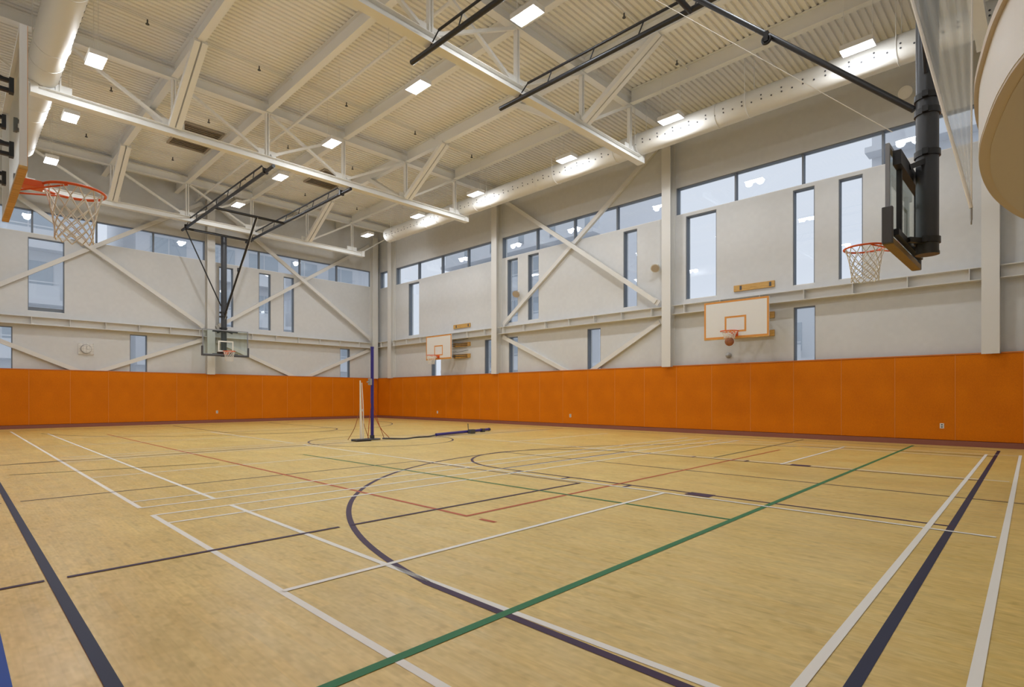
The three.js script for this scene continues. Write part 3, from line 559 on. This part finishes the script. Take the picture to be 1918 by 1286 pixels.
// ---------------------------------------------------------------- balcony with a bowed front
{
  const y0 = 3.2, y1 = 3.67;
  const pts = [[2.4, NF], [3.1, -0.62], [3.8, -0.22], [4.47, 0.11], [4.9, 0.25], [5.42, 0.355], [5.95, 0.435], [6.6, 0.475], [7.3, 0.455], [7.95, 0.38], [8.6, 0.25], [9.4, -0.02], [10.2, -0.42], [11.0, NF]];
  const curve = new THREE.SplineCurve(pts.map(([x, n]) => new THREE.Vector2(x, n))), line = curve.getPoints(90);
  const t = thing('balcony', 'white bowed balcony front with brown underside at the right edge', 'balcony', [6.6, y0, NF]);
  const slab = (off, a, b) => {                                  // plan outline pulled back by off, from height a to b
    const q = line.map((p, i) => { const u = line[Math.max(0, i - 1)], w = line[Math.min(line.length - 1, i + 1)], d = new THREE.Vector2(w.x - u.x, w.y - u.y).normalize(); return new THREE.Vector2(p.x + d.y * off, Math.max(NF, p.y - d.x * off)); });
    const s = new THREE.Shape(q);
    return new THREE.ExtrudeGeometry(s, { depth: b - a, bevelEnabled: false }).rotateX(-Math.PI / 2).translate(0, a, 0);
  };
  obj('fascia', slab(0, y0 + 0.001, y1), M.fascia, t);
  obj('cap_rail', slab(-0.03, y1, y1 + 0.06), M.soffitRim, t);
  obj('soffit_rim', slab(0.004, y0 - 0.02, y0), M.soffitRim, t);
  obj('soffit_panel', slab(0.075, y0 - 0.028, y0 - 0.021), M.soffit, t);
}

// ---------------------------------------------------------------- gathered divider net beside the balcony
{
  const t = thing('divider_net', 'pale mesh divider net gathered to a point before the balcony', 'net', [7.1, 3.0, 0.6]);
  const sheet = new THREE.MeshPhysicalMaterial({ color: new THREE.Color().setRGB(0.72, 0.74, 0.70), roughness: 0.9, transparent: true, opacity: 0.5, side: THREE.DoubleSide });
  const tip = V(7.12, 3.02, 0.58), topA = V(7.12, 9.6, 0.56), topB = V(7.1, 9.6, 1.95);
  const nu = 40, nv = 40, pos = [], pt = (i, j) => { const u = i / nu, v = j / nv, top = topA.clone().lerp(topB, u), p = tip.clone().lerp(top, v); p.x += 0.05 * v * Math.sin(u * 26); p.z += 0; return p; };
  for (let i = 0; i < nu; i++) for (let j = 0; j < nv; j++) { const a = pt(i, j), b = pt(i + 1, j), c = pt(i + 1, j + 1), d = pt(i, j + 1); for (const p of [a, b, c, a, c, d]) pos.push(p.x, p.y, p.z); }
  const g = new THREE.BufferGeometry(); g.setAttribute('position', new THREE.Float32BufferAttribute(pos, 3)); g.computeVertexNormals();
  obj('net_sheet', g, sheet, t);
  obj('edge_rope', tube(tip, topB, 0.016, 8), M.net, t);
  obj('edge_rope', tube(tip, topA, 0.008, 8), M.net, t);
  obj('hook', [tube(tip, V(7.12, 2.9, 0.58), 0.01, 8), new THREE.TorusGeometry(0.02, 0.006, 6, 16).translate(7.12, 2.88, -0.58)], M.greyMetal, t);
  obj('top_track', bx(7.06, 7.16, 9.6, 9.65, 0.4, 2.1), M.truss, t);
}

// ---------------------------------------------------------------- posts and net gear in the middle of the floor
{
  const [x, n] = [7.93, 12.95];
  const t = thing('volleyball_post', 'tall blue upright net post standing in mid court', 'net post', [x, 0, n]);
  obj('post', [tube(V(x, 0.02, n), V(x, 2.42, n), 0.042, 20), tube(V(x, 2.42, n), V(x, 2.47, n), 0.048, 20)], M.blue, t);
  obj('base_plate', [tube(V(x, 0, n), V(x, 0.03, n), 0.22, 28), tube(V(x, 0.03, n), V(x, 0.12, n), 0.06, 20)], M.charcoal, t);
  obj('winch', [rbx(x - 0.1, x - 0.03, 1.45, 1.62, n - 0.05, n + 0.05, 0.012, 2), tube(V(x - 0.1, 1.53, n), V(x - 0.16, 1.53, n), 0.018, 10)], M.greyMetal, t);
  obj('tether_cord', [path([V(x + 0.03, 0.95, n), V(x + 0.14, 0.5, n - 0.05), V(x + 0.3, 0.04, n - 0.1)], 0.008, 24), path([V(x - 0.03, 1.0, n), V(x - 0.1, 0.5, n - 0.02), V(x - 0.2, 0.03, n - 0.12)], 0.009, 24), path([V(x + 0.03, 0.7, n), V(x + 0.2, 0.3, n - 0.1), V(x + 0.42, 0.02, n - 0.2)], 0.008, 24)], M.lineRed, t);
}
{
  const [x, n] = [7.47, 12.72];
  const t = thing('badminton_post', 'short pale net post left of the blue post', 'net post', [x, 0, n]);
  obj('post', [tube(V(x, 0.03, n), V(x - 0.02, 1.56, n + 0.02), 0.04, 16, 0.016)], M.net, t);
  obj('base_block', [rbx(x - 0.2, x + 0.2, 0, 0.06, n - 0.1, n + 0.1, 0.02, 2), tube(V(x - 0.22, 0.03, n + 0.12), V(x + 0.22, 0.03, n - 0.12), 0.03, 10)], M.charcoal, t);
  obj('net_roll', path([V(x + 0.015, 1.5, n), V(x + 0.045, 0.9, n - 0.015), V(x + 0.05, 0.06, n - 0.03)], 0.012, 24, 8), M.white, t);
  obj('tether_cord', [path([V(x - 0.03, 0.8, n + 0.02), V(x - 0.1, 0.35, n + 0.15), V(x - 0.14, 0.02, n + 0.42)], 0.009, 24), path([V(x + 0.03, 0.6, n), V(x + 0.13, 0.25, n - 0.02), V(x + 0.22, 0.02, n - 0.02)], 0.008, 24)], M.ball, t);
}
{
  const a = V(9.75, 0.06, 12.55), b = V(12.55, 0.06, 13.35);
  const t = thing('fallen_post', 'blue net post lying on the floor right of the upright ones', 'net post', [11.1, 0, 12.95]);
  obj('post', tube(a, b, 0.042, 18), M.blue, t);
  const e = b.clone().lerp(a, 0.02), m = b.clone().lerp(a, 0.42);
  obj('end_cap', tube(b, b.clone().add(V(0.06, 0, 0.017)), 0.05, 18), M.charcoal, t);
  obj('winch', [rbx(m.x - 0.08, m.x + 0.12, 0, 0.13, -m.z - 0.2, -m.z - 0.06, 0.015, 2), tube(V(m.x, 0.1, -m.z), V(m.x, 0.3, -m.z + 0.02), 0.012, 8)], M.charcoal, t);
  obj('end_bracket', [bx(e.x - 0.4, e.x - 0.3, 0, 0.11, -e.z - 0.2, -e.z - 0.07)], M.charcoal, t);
  single('net_rope', path([V(8.15, 0.03, 12.8), V(8.6, 0.02, 12.42), V(9.1, 0.02, 12.6), V(9.5, 0.03, 12.52), V(9.72, 0.05, 12.55)], 0.02, 60, 8), M.charcoal, 'dark net rope trailing on the floor to the fallen post', 'rope', [8.9, 0, 12.6]);
}

// ---------------------------------------------------------------- wall fittings
{
  const [x, y] = [3.73, 2.95], t = thing('wall_clock', 'round white wall clock in a square wire guard on the far wall', 'clock', [x, y - 0.22, NB]);
  obj('back_plate', rbx(x - 0.235, x + 0.235, y - 0.215, y + 0.215, NB - 0.03, NB, 0.01, 2), M.white, t);
  obj('case', along(new THREE.CylinderGeometry(0.165, 0.175, 0.06, 36), V(x, y, NB - 0.03), V(x, y, NB - 0.09)), M.greyMetal, t);
  obj('dial', along(new THREE.CylinderGeometry(0.15, 0.15, 0.006, 36), V(x, y, NB - 0.09), V(x, y, NB - 0.096)), M.white, t);
  obj('hand', bar(V(x, y, NB - 0.099), V(x + 0.02, y + 0.11, NB - 0.099), 0.012, 0.004, new THREE.Vector3(1, 0, 0)), M.charcoal, t);
  obj('hand', bar(V(x, y, NB - 0.1), V(x + 0.07, y - 0.02, NB - 0.1), 0.014, 0.004), M.charcoal, t);
  const g = []; for (let k = -2; k <= 2; k++) { g.push(tube(V(x + k * 0.1, y - 0.21, NB - 0.12), V(x + k * 0.1, y + 0.21, NB - 0.12), 0.003, 5), tube(V(x - 0.23, y + k * 0.095, NB - 0.12), V(x + 0.23, y + k * 0.095, NB - 0.12), 0.003, 5)); }
  for (const [a, b] of [[-1, -1], [-1, 1], [1, -1], [1, 1]]) g.push(tube(V(x + a * 0.22, y + b * 0.2, NB - 0.03), V(x + a * 0.22, y + b * 0.2, NB - 0.12), 0.005, 6));
  obj('wire_guard', g, M.greyMetal, t);
}
{
  const t = thing('wall_bell', 'small round grey bell under the nearer wall basket', 'bell', [XR, 2.38, 6.98]);
  obj('bell_dome', along(new THREE.SphereGeometry(0.085, 24, 12, 0, Math.PI * 2, 0, Math.PI / 2), V(XR - 0.04, 2.38, 6.98), V(XR - 0.041, 2.38, 6.98)), M.greyMetal, t);
  obj('back_box', along(new THREE.CylinderGeometry(0.07, 0.07, 0.04, 20), V(XR, 2.38, 6.98), V(XR - 0.04, 2.38, 6.98)), M.charcoal, t);
}
function speaker(x, y, n, label, mat, mouth = M.soffitRim) {
  const t = thing('wall_speaker', label, 'speaker', [XR, y, n]);
  obj('horn', along(new THREE.CylinderGeometry(0.05, 0.15, 0.2, 24, 1), V(x - 0.23, y - 0.11, n - 0.06), V(x - 0.08, y + 0.02, n)), mat, t);
  obj('horn_mouth', along(new THREE.CylinderGeometry(0.12, 0.12, 0.006, 24), V(x - 0.231, y - 0.1107, n - 0.0604), V(x - 0.235, y - 0.114, n - 0.062)), mouth, t);
  obj('bracket', [bx(XR - 0.1, XR, y - 0.03, y + 0.03, n - 0.03, n + 0.03), bx(XR - 0.02, XR, y - 0.09, y + 0.09, n - 0.05, n + 0.05)], M.white, t);
}
speaker(XR - 0.02, 5.45, 9.38, 'white horn speaker beside the second column of the right wall', M.white);
speaker(XR - 0.02, 5.42, 15.72, 'small tan horn speaker by a slot window near the third column', M.soffitRim);
speaker(XR - 0.02, 8.62, 2.62, 'white horn speaker high on the right wall left of the black mast', M.white, M.white);
[[1.86, 0.46, 'R', 'white socket plate on the right wall pads near the balcony'], [12.9, 0.43, 'R', 'white socket plate on the right wall pads at mid wall'], [20.9, 0.4, 'R', 'white socket plate on the right wall pads towards the corner'], [8.29, 0.47, 'B', 'white socket plate on the far wall pads under the hanging basket'], [15.43, 0.42, 'B', 'white socket plate on the far wall pads beside the corner']].forEach(([u, y, side, label]) => {
  const p = (a, b, c, d, e, f) => side === 'R' ? bx(XR - PAD_FRONT - e, XR - PAD_FRONT - f, c, d, a, b) : bx(a, b, c, d, NB - PAD_FRONT - e, NB - PAD_FRONT - f);
  const t = thing('socket_plate', label, 'socket', side === 'R' ? [XR - PAD_FRONT, y, u] : [u, y, NB - PAD_FRONT], 'socket plates');
  obj('plate', p(u - 0.04, u + 0.04, y - 0.06, y + 0.06, 0, 0.008), M.white, t);
  for (const k of [-0.025, 0.025]) obj('outlet', p(u - 0.016, u + 0.016, y + k - 0.013, y + k + 0.013, 0.008, 0.011), M.charcoal, t);
});

// ---------------------------------------------------------------- outside: neighbours seen through the glass
single('ground', bx(-120, 160, -0.6, -0.3, -80, 160), M.ground, 'pale snowy ground outside the hall', 'ground', [0, -0.6, 20]).userData.kind = 'structure';
function tower(side, at, u0, u1, h, label, wall) {               // a block whose front faces the hall
  const P = side === 'R' ? (a, b, c, d, e, f) => bx(at + e, at + f, c, d, a, b) : (a, b, c, d, e, f) => bx(a, b, c, d, at + e, at + f);
  const t = thing('apartment_building', label, 'building', side === 'R' ? [at, -0.3, (u0 + u1) / 2] : [(u0 + u1) / 2, -0.3, at], 'buildings outside');
  obj('walls', P(u0, u1, -0.3, h, 0, 9), wall, t);
  obj('parapet', P(u0 - 0.1, u1 + 0.1, h, h + 0.5, -0.15, 9), M.facade, t);
  for (let y = 0.6; y + 2.4 < h; y += 3) {
    obj('floor_slab', P(u0 - 0.1, u1 + 0.1, y - 0.45, y - 0.2, -0.9, 0), M.facade, t);
    for (let u = u0 + 0.8; u + 2.1 < u1; u += 3.1) {
      const w = obj('window', P(u, u + 2.1, y + 0.3, y + 2.0, -0.04, 0), M.extGlass, t);
      obj('glazing_bar', P(u + 1.02, u + 1.08, y + 0.3, y + 2.0, -0.07, -0.04), M.facade, w);
      obj('balcony_rail', [P(u - 0.2, u + 2.3, y + 0.72, y + 0.78, -0.88, -0.84), P(u - 0.2, u + 2.3, y - 0.2, y + 0.6, -0.87, -0.85)], M.facadeB, t);
    }
  }
}
tower('R', 30, -14, 6, 30, 'tall pale apartment block seen through the nearer right windows', M.facade);
tower('R', 36, 10, 19, 7, 'low pale apartment block seen through the middle right windows', M.facadeB);
tower('R', 31, 22, 38, 27, 'tall pale apartment block seen through the farther right windows', M.facade);
tower('B', 40, -8, 6, 18, 'pale apartment block seen through the far left windows', M.facadeB);
tower('B', 42, 8.5, 26, 27, 'tall pale apartment block seen behind the hanging basket', M.facade);

// ---------------------------------------------------------------- hand over
renderer.render(scene, camera);
